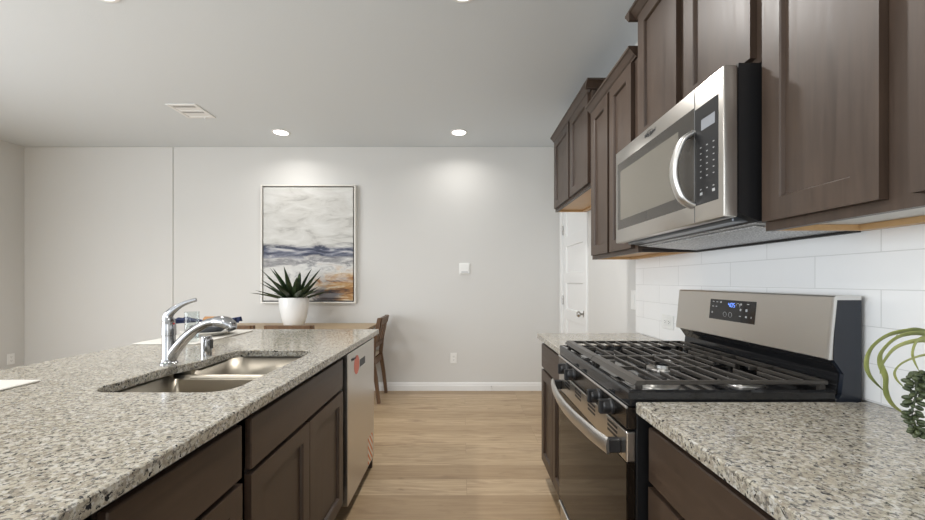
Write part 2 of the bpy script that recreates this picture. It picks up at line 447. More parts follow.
# ================================================================== setting
XL, XR, YB, YF, ZC = -4.957, 1.11, -2.9, 4.44, 2.757
structure(MB().box(XL-.12, XR+.12, YB-.12, YF+.12, -.1, 0).build('floor', M['floor']))
structure(MB().box(XL-.12, XR+.12, YB-.12, YF+.12, ZC, ZC+.1).build('ceiling', M['ceiling']))
structure(MB().box(XL-.12, XR+.12, YF, YF+.12, 0, ZC).box(XL, -3.275, YF-.008, YF, 0, ZC, .0075, 3).build('wall_far', M['wall']))
structure(MB().box(XL-.12, XL, YB, YF, 0, .35).box(XL-.12, XL, YB, YF, 2.4, ZC).box(XL-.12, XL, YB, -2.6, .35, 2.4).box(XL-.12, XL, 1.9, YF, .35, 2.4).build('wall_left', M['wall']))
DY0, DY1 = 3.54, 4.36
structure(MB().box(XR, XR+.12, YB, DY0-.015, 0, ZC).box(XR, XR+.12, DY1+.015, YF, 0, ZC).box(XR, XR+.12, DY0-.015, DY1+.015, 2.065, ZC).build('wall_right', M['wall']))
w = MB().box(XL-.12, XR+.12, YB-.12, YB, 0, .4).box(XL-.12, XR+.12, YB-.12, YB, 2.3, ZC)
for a, b in ((XL-.12, -4.35), (-1.45, -.95), (.75, XR+.12)): w.box(a, b, YB-.12, YB, .4, 2.3)
structure(w.build('wall_back', M['wall']))
for i, (a, b) in enumerate(((-4.35, -1.45), (-.95, .75))):
    f = MB()
    for k in range(3):
        xx = a+.03+(b-a-.06)*k/2
        f.box(xx-.03, xx+.03, YB-.08, YB-.03, .4, 2.3)
    f.box(a, b, YB-.08, YB-.03, .4, .46).box(a, b, YB-.08, YB-.03, 2.24, 2.3).box(a, b, YB-.075, YB-.035, 1.33, 1.37)
    structure(f.build('window_%d' % (i+1), M['trim']))  # unseen windows, added as openings for the fill daylight
f = MB().box(XL-.08, XL-.03, -2.6, 1.9, .35, .41).box(XL-.08, XL-.03, -2.6, 1.9, 2.34, 2.4)
for yy in (-2.57, -1.1, .4, 1.87): f.box(XL-.08, XL-.03, yy-.03, yy+.03, .35, 2.4)
structure(f.build('window_3', M['trim']))  # unseen side window, added and sized to spread its daylight

def base_profile(depth=.014, h=.094): return [(0, 0), (depth, 0), (depth, h*.62), (depth*.8, h*.66), (depth*.8, h*.82), (depth*.45, h*.93), (depth*.3, h), (0, h)]
structure(MB().prism([(YF-a, z) for a, z in base_profile()], 'x', -3.275, XR).build('baseboard_far', M['trim'], smooth=30))
structure(MB().prism([(YF-.008-a, z) for a, z in base_profile()], 'x', XL, -3.264).build('baseboard_niche', M['trim'], smooth=30))
structure(MB().prism([(XL+a, z) for a, z in base_profile()], 'y', YB, YF-.055).build('baseboard_left', M['trim'], smooth=30))
structure(MB().prism([(XR-a, z) for a, z in base_profile()], 'y', 2.50, DY0-.075).build('baseboard_right', M['trim'], smooth=30))

# five-panel white door in the wall beyond the cabinets
d = thing('door_1', (XR, (DY0+DY1)/2, 0), None, None); structure(d)
rects = [(DY0+.11, DY1-.11, z, z+.28) for z in (.16, .55, .94, 1.33, 1.72)]
slab_o = MB().panel_door(XR+.012, XR+.047, DY0, DY1, .008, 2.05, rects=rects, depth=.012).build('door_slab', M['trim'], d)
MB().box(XR-.014, XR+.10, DY0-.075, DY0-.003, 0, 2.125, .004).box(XR-.014, XR+.10, DY1+.003, DY1+.075, 0, 2.125, .004).box(XR-.014, XR+.10, DY0-.003, DY1+.003, 2.054, 2.125, .004).build('door_frame', M['trim'], d)
MB().lathe([(.001, .0), (.032, .0), (.032, -.006), (.011, -.012), (.010, -.035), (.026, -.043), (.029, -.055), (.022, -.068), (0, -.072)], (XR+.012, DY0+.065, .935), 'x').build('door_knob', M['nickel'], d, smooth=40)
for z in (.25, 1.03, 1.80):
    MB().lathe([(0, -.05), (.007, -.05), (.007, .05), (0, .05)], (XR+.005, DY1-.002, z), 'z', 10).build('hinge', M['nickel'], d, smooth=40)

# tiled splashback
structure(MB().box(XR-.008, XR, -.6, 2.495, .9145, 1.42).build('trim_1', M['tile']))

# ================================================================== cabinets
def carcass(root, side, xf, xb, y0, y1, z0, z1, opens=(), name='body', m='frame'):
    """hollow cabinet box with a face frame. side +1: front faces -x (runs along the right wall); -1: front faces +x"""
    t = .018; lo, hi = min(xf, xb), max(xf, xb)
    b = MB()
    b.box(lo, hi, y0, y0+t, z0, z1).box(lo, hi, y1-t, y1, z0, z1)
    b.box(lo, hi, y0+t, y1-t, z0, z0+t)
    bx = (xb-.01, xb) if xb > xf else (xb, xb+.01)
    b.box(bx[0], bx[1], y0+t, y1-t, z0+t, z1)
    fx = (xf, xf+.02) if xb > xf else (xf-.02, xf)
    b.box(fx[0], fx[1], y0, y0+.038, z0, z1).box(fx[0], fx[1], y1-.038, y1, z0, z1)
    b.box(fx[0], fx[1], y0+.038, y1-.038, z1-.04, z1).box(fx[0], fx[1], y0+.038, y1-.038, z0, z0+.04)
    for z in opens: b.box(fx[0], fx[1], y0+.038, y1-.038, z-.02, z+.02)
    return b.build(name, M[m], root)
ZT, ZS = .914, .884     # worktop top / underside
def base_cabinet(name, label, side, y0, y1, drawer, doors, zd=.12, group=None):
    xf, xb, xd = (-.61, -1.19, -.59) if side < 0 else (.51, XR-.03, .49)
    root = thing(name, ((xf+xb)/2, (y0+y1)/2, 0), label, 'cabinet', group)
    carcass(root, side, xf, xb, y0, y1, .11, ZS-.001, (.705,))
    kx = (-.68, -.665) if side < 0 else (.565, .58)
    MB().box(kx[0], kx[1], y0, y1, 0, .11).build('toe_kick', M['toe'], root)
    a, b = drawer
    MB().box(min(xd, xf), max(xd, xf), a, b, .7115, .855, .003).build('drawer_front', M['wood_h'], root)
    for a, b in doors:
        MB().panel_door(xd, xf, a, b, zd+.02, .697).build('door', M['wood_v'], root)
    return root
base_cabinet('base_cabinet', 'dark brown island cabinet between the camera end and the sink cabinet, drawer over single door', -1, .626, 1.078, (.6515, 1.051), [(.6515, 1.051)])
base_cabinet('base_cabinet', 'dark brown island cabinet at the cut-off near end of the granite island', -1, -.30, .625, (-.27, .60), [(-.27, .163), (.169, .60)])
base_cabinet('sink_cabinet', 'wide dark brown island cabinet under the sink with two shaker doors', -1, 1.079, 1.992, (1.096, 1.935), [(1.096, 1.512), (1.518, 1.935)])
base_cabinet('base_cabinet', 'dark brown base cabinet under the granite beside the trailing succulent', 1, .40, 1.049, (.435, 1.034), [(.435, .732), (.738, 1.034)])
base_cabinet('base_cabinet', 'dark brown base cabinet beyond the oven, towards the white door', 1, 1.835, 2.445, (1.85, 2.43), [(1.85, 2.137), (2.143, 2.43)])
o = MB().box(-1.215, -1.192, -.30, 2.618, 0, ZS-.001).build('island_back_panel', M['wood_v'], at=None)
tag(o, 'dark brown panel closing the seating side of the island', 'panel')
o = MB().box(-1.19, -.60, 2.600, 2.618, 0, ZS-.001).build('island_end_panel', M['wood_v'])
tag(o, 'dark brown end panel of the island beyond the dishwasher', 'panel')

# ------------------------------------------------------------------ worktops
HOLE = fillet([Vector(p) for p in ((-.69, 1.15), (-.69, 1.85), (-1.07, 1.85), (-1.07, 1.60), (-1.115, 1.47), (-1.115, 1.15))], [.075, .075, .06, .12, .12, .075], 7)
o = slab([Vector(p) for p in ((-1.694, -.32), (-.566, -.32), (-.566, 2.657), (-1.694, 2.657))], [HOLE], ZS, ZT).build('island_worktop', M['granite'])
tag(o, 'speckled grey and white granite island worktop with sink cut-out', 'worktop')
o = slab([Vector(p) for p in ((.468, -.6), (XR-.009, -.6), (XR-.009, 1.057), (.468, 1.057))], [], ZS, ZT).build('granite_worktop', M['granite'])
tag(o, 'speckled granite worktop on the camera side of the oven, under the succulent', 'worktop')
o = slab([Vector(p) for p in ((.468, 1.833), (XR-.009, 1.833), (XR-.009, 2.456), (.468, 2.456))], [], ZS, ZT).build('granite_worktop', M['granite'])
tag(o, 'small speckled granite worktop on the door side of the oven', 'worktop')

# ------------------------------------------------------------------ sink
root = thing('double_sink', (-.89, 1.5, .69), 'undermount stainless double bowl sink in the island', 'sink')
def bowl(poly, zbot):
    b = MB(); bm = b.bm; poly = fillet([Vector(p) for p in poly], [.085, .05, .03, .085] if zbot < .7 else [.05, .085, .085, .03], 8)
    cx = sum(p.x for p in poly)/len(poly); cy = sum(p.y for p in poly)/len(poly)
    rings = []
    def ring(d, zf): rings.append([bm.verts.new((p.x, p.y, zf(q))) for p, q in zip(offset_poly(poly, d), poly)])
    top = lambda q: ZS-.001-.022*max(0, min(1, 1-(abs(q.y-1.54)-.02)/.03))
    ring(0, top); ring(.004, lambda q: zbot+.06); ring(.012, lambda q: zbot+.025); ring(.03, lambda q: zbot+.006); ring(.055, lambda q: zbot)
    for A, B in zip(rings, rings[1:]):
        for i in range(len(A)): bm.faces.new([A[i], A[(i+1) % len(A)], B[(i+1) % len(A)], B[i]])
    c = bm.verts.new((cx, cy, zbot-.004)); L = rings[-1]
    for i in range(len(L)): bm.faces.new([L[i], L[(i+1) % len(L)], c])
    bmesh.ops.recalc_face_normals(bm, faces=bm.faces[:])
    return b, (cx, cy)
for poly, zb in ((((-.684, 1.143), (-.684, 1.525), (-1.121, 1.525), (-1.121, 1.143)), .69), (((-.684, 1.555), (-.684, 1.857), (-1.077, 1.857), (-1.077, 1.555)), .71)):
    b, (cx, cy) = bowl(poly, zb); o = b.build('bowl', M['sink_steel'], root, smooth=50)
    md = o.modifiers.new('thickness', 'SOLIDIFY'); md.thickness = .0015; md.offset = 1
    dr = MB().lathe([(0, .001), (.018, .001), (.022, .004), (.045, .004), (.052, .0)], (cx, cy, zb-.002), 'z', 28).build('drain', M['chrome'], o, smooth=40)
MB().prism([(1.522, .857), (1.540, .872), (1.558, .857), (1.558, .74), (1.522, .74)], 'x', -1.165, -.655).build('divider_core', M['sink_steel'], root)
for ya, yb in ((1.44, 1.522), (1.558, 1.66)): MB().box(-1.16, -1.122 if ya < 1.5 else -1.078, ya, yb, .855, .8825).build('back_flange', M['sink_steel'], root)
MB().tube([(-.70, 1.54, .858), (-1.06, 1.54, .858)], .0158, 14, smooth=0).build('divider', M['sink_steel'], root, smooth=50)

# ------------------------------------------------------------------ faucet
FX, FY = -1.162, 1.552
root = thing('kitchen_faucet', (FX, FY, ZT), 'polished chrome single lever pull-out faucet behind the sink', 'faucet')
MB().lathe([(0, 0), (.031, 0), (.031, .004), (.026, .010), (.0235, .02), (.022, .11), (.024, .112), (.024, .135), (.0235, .15), (.020, .172), (.012, .186), (0, .190)], (FX, FY, ZT), 'z', 32).build('body', M['chrome'], root, smooth=35)
MB().tube([(FX+.004, FY, .925), (FX+.022, FY, .962), (FX+.055, FY, 1.003), (FX+.10, FY, 1.045), (FX+.150, FY-.003, 1.072), (FX+.190, FY-.006, 1.081)], [.021, .0215, .020, .018, .0165, .0165], 20, smooth=6).build('spout', M['chrome'], root, smooth=50)
h = MB().tube([(FX+.183, FY-.006, 1.080), (FX+.205, FY-.008, 1.081), (FX+.232, FY-.010, 1.077), (FX+.250, FY-.011, 1.066), (FX+.256, FY-.012, 1.050)], [.0175, .0215, .0235, .0225, .0185], 20, smooth=6).build('spray_head', M['chrome'], root, smooth=50)
MB().tube([(FX+.256, FY-.012, 1.052), (FX+.258, FY-.012, 1.046)], .0150, 18, smooth=0).build('aerator', M['blackmatte'], h, smooth=50)
h = MB().tube([(FX-.010, FY, 1.070), (FX-.006, FY, 1.098), (FX+.014, FY, 1.122), (FX+.045, FY, 1.143), (FX+.078, FY, 1.158), (FX+.108, FY, 1.166)], [.015, .019, .015, .0105, .0085, .0075], 16, flat=.62, up=(0, 1, 0), smooth=6).build('lever_handle', M['chrome'], root, smooth=50)
MB().lathe([(0, -.001), (.003, -.001), (.003, .002), (0, .002)], (FX+.0235, FY-.006, 1.072), 'x', 12).build('temperature_dot', M['red'], root)
root = thing('air_gap_cap', (-1.118, 1.712, ZT), 'short chrome cylinder cap on the granite beside the faucet', 'sink fitting')
MB().lathe([(0, 0), (.022, 0), (.022, .058), (.0215, .064), (.0215, .080), (.018, .086), (0, .087)], (-1.118, 1.712, ZT), 'z', 28).build('cap', M['chrome'], root, smooth=35)
MB().box(-1.100, -1.0945, 1.702, 1.722, .945, .985, .001).build('vent_slot', M['blackmatte'], root)

# ------------------------------------------------------------------ dishwasher
DX = -.585
root = thing('dishwasher', (-.9, 2.3, 0), 'stainless steel dishwasher built into the end of the island', 'dishwasher')
MB().box(-1.17, DX-.045, 2.0, 2.596, .10, .868).build('tub', M['blacksatin'], root)
door = MB().box(DX-.045, DX, 2.004, 2.592, .085, .866, .004, 2).build('door', M['steel_y'], root)
MB().box(DX-.001, DX+.0006, 2.232, 2.352, .748, .792).build('pocket_handle', M['blackmatte'], door)
MB().box(DX-.001, DX+.003, 2.232, 2.352, .742, .750, .0012).build('handle_lip', M['handle_steel'], door)
MB().lathe([(0, 0), (.052, 0), (.052, .0008), (0, .0008)], (DX, 2.168, .778), 'x', 36).build('round_sticker', M['pink'], door)
MB().box(DX-.0005, DX+.0008, 2.425, 2.548, .098, .262).build('striped_label', M['stripes'], door)
text('badge', 'Whirlpool', .022, (DX+.0008, 2.105, .822), (PI/2, 0, PI/2), M['darkmark'], door)
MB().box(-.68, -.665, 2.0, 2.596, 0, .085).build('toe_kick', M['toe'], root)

# ------------------------------------------------------------------ upper cabinets
XF, XD = .825, .805
def crown(z0, z1): # profile (x,z), leaning out to the lip
    h = z1-z0
    return [(XF+.004, z0), (XF-.010, z0), (XF-.012, z0+.006), (XF-.018, z0+.010), (XF-.030, z0+h*.52), (XF-.038, z0+h*.70), (XF-.045, z0+h*.76), (XF-.045, z1), (XF+.004, z1)]
def upper_cabinet(label, y0, y1, z0, z1, doors, dz0, dz1, crown_z, ret=None, under='melamine', edge='birch'):
    root = thing('wall_cabinet', ((XF+XR)/2, (y0+y1)/2, z0), label, 'cabinet')
    t = .016
    b = MB()
    b.box(XF+.018, XR-.009, y0, y0+t, z0+.017, z1).box(XF+.018, XR-.009, y1-t, y1, z0+.017, z1)
    b.box(XF+.018, XR-.009, y0, y1, z1-.016, z1)
    b.box(XF, XF+.02, y0, y0+.034, z0, z1).box(XF, XF+.02, y1-.034, y1, z0, z1)
    b.box(XF, XF+.02, y0+.034, y1-.034, z0, z0+.045).box(XF, XF+.02, y0+.034, y1-.034, z1-.06, z1)
    if len(doors) == 2:
        ym = (doors[0][1]+doors[1][0])/2; hw = (doors[1][0]-doors[0][1])/2+.012
        b.box(XF, XF+.02, ym-hw, ym+hw, z0+.045, z1-.06)
    b.build('body', M['wood_v'], root)
    MB().box(XF+.02, XR-.012, y0+t, y1-t, z0+.017, z0+.030).build('underside', M[under], root)
    MB().box(XR-.045, XR-.012, y0+t, y1-t, z0+.001, z0+.0165).box(XF+.0205, XR-.012, y1-t, y1-.0005, z0+.001, z0+.0165).build('hanging_rail', M['birch'], root)
    MB().box(XF+.0205, XR-.012, y0+.0005, y0+t, z0+.001, z0+.0165).build('side_edge', M[edge], root)
    for a, c in doors:
        MB().panel_door(XD, XF-.001, a, c, dz0, dz1).build('door', M['wood_v'], root)
    cz0, cz1 = crown_z
    b = MB().prism(crown(cz0, cz1), 'y', y0, y1)
    if ret:   # crown returning along an exposed end
        yy, sg = ret
        prof = [(yy-sg*(x-XF), z) for x, z in crown(cz0, cz1)]
        b.prism(prof, 'x', XF-.045, XR-.01)
    b.build('crown_moulding', M['wood_h'], root)
    return root
upper_cabinet('dark brown wall cabinet nearest the camera, hanging above the granite with the succulent', .40, 1.066, 1.375, 2.305, [(.418, .705), (.758, 1.054)], 1.398, 2.285, (2.295, 2.345))
upper_cabinet('short dark brown wall cabinet sitting directly on top of the microwave', 1.070, 1.838, 1.846, 2.475, [(1.098, 1.428), (1.478, 1.80)], 1.864, 2.455, (2.460, 2.510), ret=(1.838, 1))
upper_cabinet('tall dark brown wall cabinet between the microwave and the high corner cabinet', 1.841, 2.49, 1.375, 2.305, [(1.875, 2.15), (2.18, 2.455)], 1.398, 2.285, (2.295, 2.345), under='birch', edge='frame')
upper_cabinet('short dark brown wall cabinet hung high near the white door, farthest along the wall', 2.493, 3.48, 1.850, 2.475, [(2.525, 2.945), (2.985, 3.45)], 1.872, 2.455, (2.460, 2.510), ret=(2.493, -1), under='birch')

# ------------------------------------------------------------------ microwave
root = thing('microwave_oven', (.9, 1.455, 1.416), 'stainless over-the-range microwave with curved handle above the stove', 'microwave')
MX, Y0, Y1, Z0, Z1 = .717, 1.076, 1.836, 1.416, 1.834
MB().prism([(MX+.042, Z0+.012), (MX+.10, Z0-.012), (XR-.012, Z0-.034), (XR-.012, Z1+.006), (MX+.042, Z1+.006)], 'y', Y0+.002, Y1-.002).build('case', M['blacksatin'], root)
door = MB().box(MX, MX+.040, Y0, Y1, Z0, Z1, .005, 2).build('door', M['steel_y'], root, smooth=40)
MB().box(MX-.0008, MX+.002, Y0+.022, 1.208, 1.470, 1.765, .0004).build('control_panel', M['blacksatin'], door)
MB().box(MX-.0008, MX+.002, 1.2125, Y1-.026, 1.474, 1.775, .0004).build('window', M['micro_glass'], door)
MB().box(MX-.0014, MX-.0006, 1.30, Y1-.060, 1.515, 1.735).build('window_screen', M['micro_mesh'], door)
MB().box(MX-.0010, MX+.0002, 1.2088, 1.2118, Z0+.004, Z1-.004).build('door_seam', M['plastic_gap'], door)
for r in range(8):
    for k in range(3):
        yy = 1.118+k*.030; zz = 1.640-.018*r
        if r in (6,): continue
        MB().box(MX-.0013, MX-.0006, yy-.0032, yy+.0032, zz-.0014, zz+.0014).build('key', M['mark'], door)
for yy in (1.118, 1.176): MB().box(MX-.0013, MX-.0006, yy-.006, yy+.006, 1.497, 1.505).build('key', M['mark'], door)
MB().box(MX-.0013, MX-.0006, 1.112, 1.176, 1.690, 1.722).build('display', M['greydisplay'], door)
MB().tube([(MX+.002, 1.222, 1.700), (MX-.030, 1.226, 1.678), (MX-.048, 1.232, 1.625), (MX-.052, 1.234, 1.585), (MX-.048, 1.232, 1.545), (MX-.030, 1.226, 1.495), (MX+.002, 1.222, 1.473)], [.0095, .0095, .0095, .0095, .0095, .0095, .0095], 16, flat=1.95, up=(0, 1, 0), smooth=6).build('handle', M['handle_steel'], door, smooth=50)
bd = text('badge', 'Whirlpool', .021, (MX-.0006, 1.500, 1.806), (PI/2, 0, -PI/2), M['darkmark'], door)
pts = [(MX-.0012, 1.500+.027*math.cos(a), 1.807+.011*math.sin(a)) for a in [PI*.15+i*PI*1.75/12 for i in range(13)]]
MB().tube(pts, .0007, 6, smooth=2, up=(1, 0, 0)).build('badge_ring', M['darkmark'], door)
u = MB().xbox(lambda c: Vector((c.x, c.y, c.z-.022*(c.x-(MX+.1))/(XR-.012-MX-.1))), MX+.125, XR-.10, Y0+.05, Y1-.05, Z0-.0185, Z0-.0150).build('grease_filter', M['filter'], root)
MB().prism([(MX+.102, Z0-.0135), (XR-.013, Z0-.0355), (XR-.013, Z0-.030), (MX+.102, Z0-.009)], 'y', Y0+.02, Y1-.02).build('bottom_plate', M['filter'], root)
MB().box(MX+.045, MX+.10, Y0+.03, Y1-.03, Z0-.008, Z0+.013, .003).build('vent_lip', M['bluesteel'], root)
MB().box(XR-.026, XR-.0125, Y0+.004, Y1-.004, Z0-.042, Z0-.030).build('rear_rail', M['blackmatte'], root)
MB().prism([(.925, Z0-.0265), (.985, Z0-.0305), (.985, Z0-.0285), (.925, Z0-.0245)], 'y', 1.16, 1.36).build('cooktop_lens', M['melamine'], root)

# ------------------------------------------------------------------ range
RY0, RY1 = 1.070, 1.830
RX = .449
root = thing('gas_range', (.78, 1.4445, 0), 'black and stainless freestanding gas range with five burners', 'range')
MB().box(.475, 1.085, RY0, RY1, .03, .895, .003).build('body', M['blacksatin'], root)
for x in (.53, 1.03):
    for y in (RY0+.05, RY1-.05): MB().lathe([(0, 0), (.018, 0), (.018, .031), (0, .031)], (x, y, 0), 'z', 12).build('levelling_foot', M['blackmatte'], root)
# bottom drawer
dw = MB().box(RX+.006, .476, RY0+.004, RY1-.004, .045, .222, .004, 2).build('storage_drawer', M['steel_y'], root)
MB().box(RX-.006, RX+.008, RY0+.02, RY1-.02, .216, .232, .004, 2).build('drawer_pull', M['handle_steel'], dw)
# oven door
od = MB().box(RX, .475, RY0+.004, RY1-.004, .742, .826, .004, 2).build('oven_door', M['steel_y'], root)
MB().box(RX+.001, .475, RY0+.004, RY1-.004, .238, .7425, .003).build('door_glass', M['blackglass'], od)
for yc in (1.175, 1.365, 1.525, 1.68):
    b = MB()
    for k in range(3): b.box(RX-.0008, RX+.002, yc-.038, yc+.038, .782+.0135*k, .7895+.0135*k)
    b.build('vent_slot', M['blackmatte'], od)
hb = MB()
P = [(RX-.036, RY0+.040), (RX-.052, RY0+.13), (RX-.066, RY0+.27), (RX-.070, (RY0+RY1)/2), (RX-.066, RY1-.27), (RX-.052, RY1-.13), (RX-.036, RY1-.040)]
hb.tube([(x, y, .772) for x, y in P], .0235, 16, flat=1.0, smooth=6)
for v in hb.bm.verts: # flattened bar section
    xs = v.co.x
    yy = min(max(v.co.y, P[0][1]), P[-1][1])
    k = next(i for i in range(len(P)-1) if P[i][1] <= yy <= P[i+1][1]); t = (yy-P[k][1])/(P[k+1][1]-P[k][1]); xc = P[k][0]*(1-t)+P[k+1][0]*t
    v.co.x = xc+(v.co.x-xc)*.36
hd = hb.build('handle', M['handle_steel'], od, smooth=50)
for y in (RY0+.052, RY1-.052):
    MB().box(RX-.034, RX+.001, y-.012, y+.012, .752, .791, .003).build('handle_bracket', M['blackmatte'], od)
# control panel with knobs
cp = MB().box(RX, .49, RY0+.002, RY1-.002, .8325, .895, .003).build('control_panel', M['blacksteel'], root)
MB().box(RX-.003, RX+.004, RY0+.001, RY1-.001, .890, .8975, .002).build('panel_trim', M['handle_steel'], cp)
for y in (1.178, 1.285, 1.575, 1.68):
    k = MB().lathe([(0, .002), (.024, .002), (.024, -.006), (.019, -.010), (.0185, -.026), (.015, -.030), (0, -.030)], (RX, y, .864), 'x', 24)
    k.box(RX-.040, RX-.008, y-.0075, y+.0075, .864-.0215, .864+.0215, .003)
    k.build('knob', M['blackmatte'], root, smooth=35)
# cooktop tray with raised lip
ct = MB()
ct.box(RX+.005, 1.03, RY0, RY1, .896, .918, .003)
ct.prism([(RX+.004, .916), (RX+.004, .934), (RX+.010, .941), (RX+.030, .938), (RX+.046, .916)], 'y', RY0+.001, RY1-.001)
ct.prism([(RY0-.001, .916), (RY0-.001, .936), (RY0+.006, .941), (RY0+.016, .938), (RY0+.022, .916)], 'x', RX+.0075, 1.016)
ct.prism([(RY1+.001, .916), (RY1+.001, .936), (RY1-.006, .941), (RY1-.016, .938), (RY1-.022, .916)], 'x', RX+.0075, 1.016)
ct.build('cooktop', M['blackgloss'], root, smooth=30)
# burners
for x, y, r in ((.60, 1.24, .046), (.60, 1.65, .040), (.88, 1.24, .036), (.88, 1.65, .044), (.74, 1.4445, .034)):
    bn = MB().lathe([(0, 0), (r*1.75, 0), (r*1.7, .004), (r*1.05, .006), (r*1.0, .016), (0, .016)], (x, y, .9175), 'z', 28).build('burner', M['alu'], root, smooth=40)
    MB().lathe([(0, .0), (r*.92, .0), (r*.95, .006), (r*.8, .010), (0, .0105)], (x, y, .9335), 'z', 28).build('burner_cap', M['castcap'], bn, smooth=40)
# cast iron grates, two halves
GX0, GX1 = .474, 1.015
def grate(y0, y1):
    b = MB(); zt, zb = .964, .952
    b.prism([(GX0, zb-.002), (GX0+.010, zt), (GX0+.034, zt), (GX0+.034, zb)], 'y', y0, y1)        # broad front rail
    b.box(GX1-.012, GX1, y0, y1, zb, zt, .002)
    for y in (y0+.005, y1-.005): b.box(GX0+.03, GX1-.01, y-.005, y+.005, zb, zt, .002)
    n = 10; ym = (y0+y1)/2
    for i in range(1, n):
        x = GX0+.034+(GX1-GX0-.046)*i/n
        if i in (2, 3, 7, 8):
            b.box(x-.0034, x+.0034, y0+.01, y0+(.15 if i in (3, 7) else .115), zb, zt, .0015); b.box(x-.0034, x+.0034, y1-(.115 if i in (3, 7) else .15), y1-.01, zb, zt, .0015)
        else: b.box(x-.0034, x+.0034, y0+.01, y1-.01, zb, zt, .0015)
    for a, c in ((GX0+.03, .56), (.665, .81), (.925, GX1-.01)): b.box(a, c, ym-.0035, ym+.0035, zb, zt, .0015)
    for x in (GX0+.02, GX1-.012):
        for y in (y0+.012, y1-.012): b.box(x-.007, x+.007, y-.007, y+.007, .9165, zb+.002)
    return b.build('grate', M['cast'], root)
grate(RY0+.016, 1.449); grate(1.452, RY1-.016)
# back guard
bx = 1.085
MB().prism([(1.03, .918), (1.036, .985), (1.006, 1.028), (bx, 1.028), (bx, .895), (1.02, .895)], 'y', RY0+.012, RY1-.012).build('backguard_base', M['blackgloss'], root)
MB().prism([(1.012, .90), (1.034, .93), (1.040, .985), (1.012, 1.026), (1.019, 1.190), (bx+.003, 1.199), (bx+.003, .90)], 'y', RY0-.001, RY0+.011).build('end_cap', M['bluegrey'], root)
MB().prism([(1.012, .90), (1.034, .93), (1.040, .985), (1.012, 1.026), (1.019, 1.190), (bx+.003, 1.199), (bx+.003, .90)], 'y', RY1-.011, RY1+.001).build('end_cap', M['bluegrey'], root)
bg = MB().prism([(.996, 1.027), (1.000, 1.024), (1.030, 1.024), (1.030, 1.188), (bx, 1.188), (bx, 1.200), (1.016, 1.200), (1.012, 1.196)], 'y', RY0+.001, RY1-.001).build('backguard', M['steel_y'], root)
MB().prism([(.996, 1.027), (1.003, 1.027), (1.019, 1.188), (bx, 1.188), (bx, 1.200), (1.016, 1.200), (1.012, 1.196)], 'y', RY0-.004, RY0+.003).build('steel_edge', M['handle_steel'], bg)
tilt = lambda z: .996+.016*(z-1.027)/.169
def on_guard(b, y0, y1, z0, z1, d=.001):
    b.xbox(lambda c: Vector((c.x+tilt(c.z), c.y, c.z)), -d, .002, y0, y1, z0, z1); return b
dp = on_guard(MB(), 1.345, 1.592, 1.090, 1.168).build('display_panel', M['blackgloss'], root)
# clock digits 4:05 as seven-segment strokes
SEG = {'4': 'bcfg', '0': 'abcdef', '5': 'acdfg'}
dg = MB()
def digit(ch, yc, zc, w=.0080, h=.014, t=.0018):
    L, R = yc+w/2, yc-w/2            # seen from -x, larger y is to the left
    zs = {'a': zc+h/2, 'g': zc, 'd': zc-h/2}
    for s_ in SEG[ch]:
        if s_ in zs: on_guard(dg, R, L, zs[s_]-t/2, zs[s_]+t/2, .0016)
        else:
            y = L if s_ in 'ef' else R; z0 = zc if s_ in 'bf' else zc-h/2
            on_guard(dg, y-t/2, y+t/2, z0, z0+h/2, .0016)
for ch, y in (('4', 1.480), ('0', 1.466), ('5', 1.453)): digit(ch, y, 1.150)
for z in (1.146, 1.154): on_guard(dg, 1.4722, 1.4740, z-.001, z+.001, .0016)
dg.build('clock_digits', M['bluedigit'], dp)
for y, z, w, h in ((1.585, 1.158, .010, .003), (1.562, 1.158, .010, .003), (1.54, 1.158, .008, .006), (1.585, 1.140, .010, .003), (1.565, 1.140, .008, .004), (1.588, 1.116, .006, .007),
                   (1.43, 1.155, .009, .007), (1.395, 1.157, .010, .003), (1.43, 1.135, .007, .008), (1.40, 1.135, .009, .009), (1.43, 1.112, .010, .003), (1.40, 1.112, .009, .007), (1.375, 1.112, .004, .006)):
    y -= .013; on_guard(MB(), y-w/2, y+w/2, z-h/2, z+h/2, .0015).build('key', M['mark'], dp)
for y, z, r in ((1.499, 1.113, .009), (1.469, 1.113, .009), (1.432, 1.148, .010)):
    MB().tube([(tilt(z)-.0012, y+r*math.cos(a), z+r*math.sin(a)) for a in [i*2*PI/16 for i in range(17 if z < 1.12 else 10)]], .0008, 6, smooth=1, up=(1, 0, 0)).build('key_ring', M['mark'], dp)

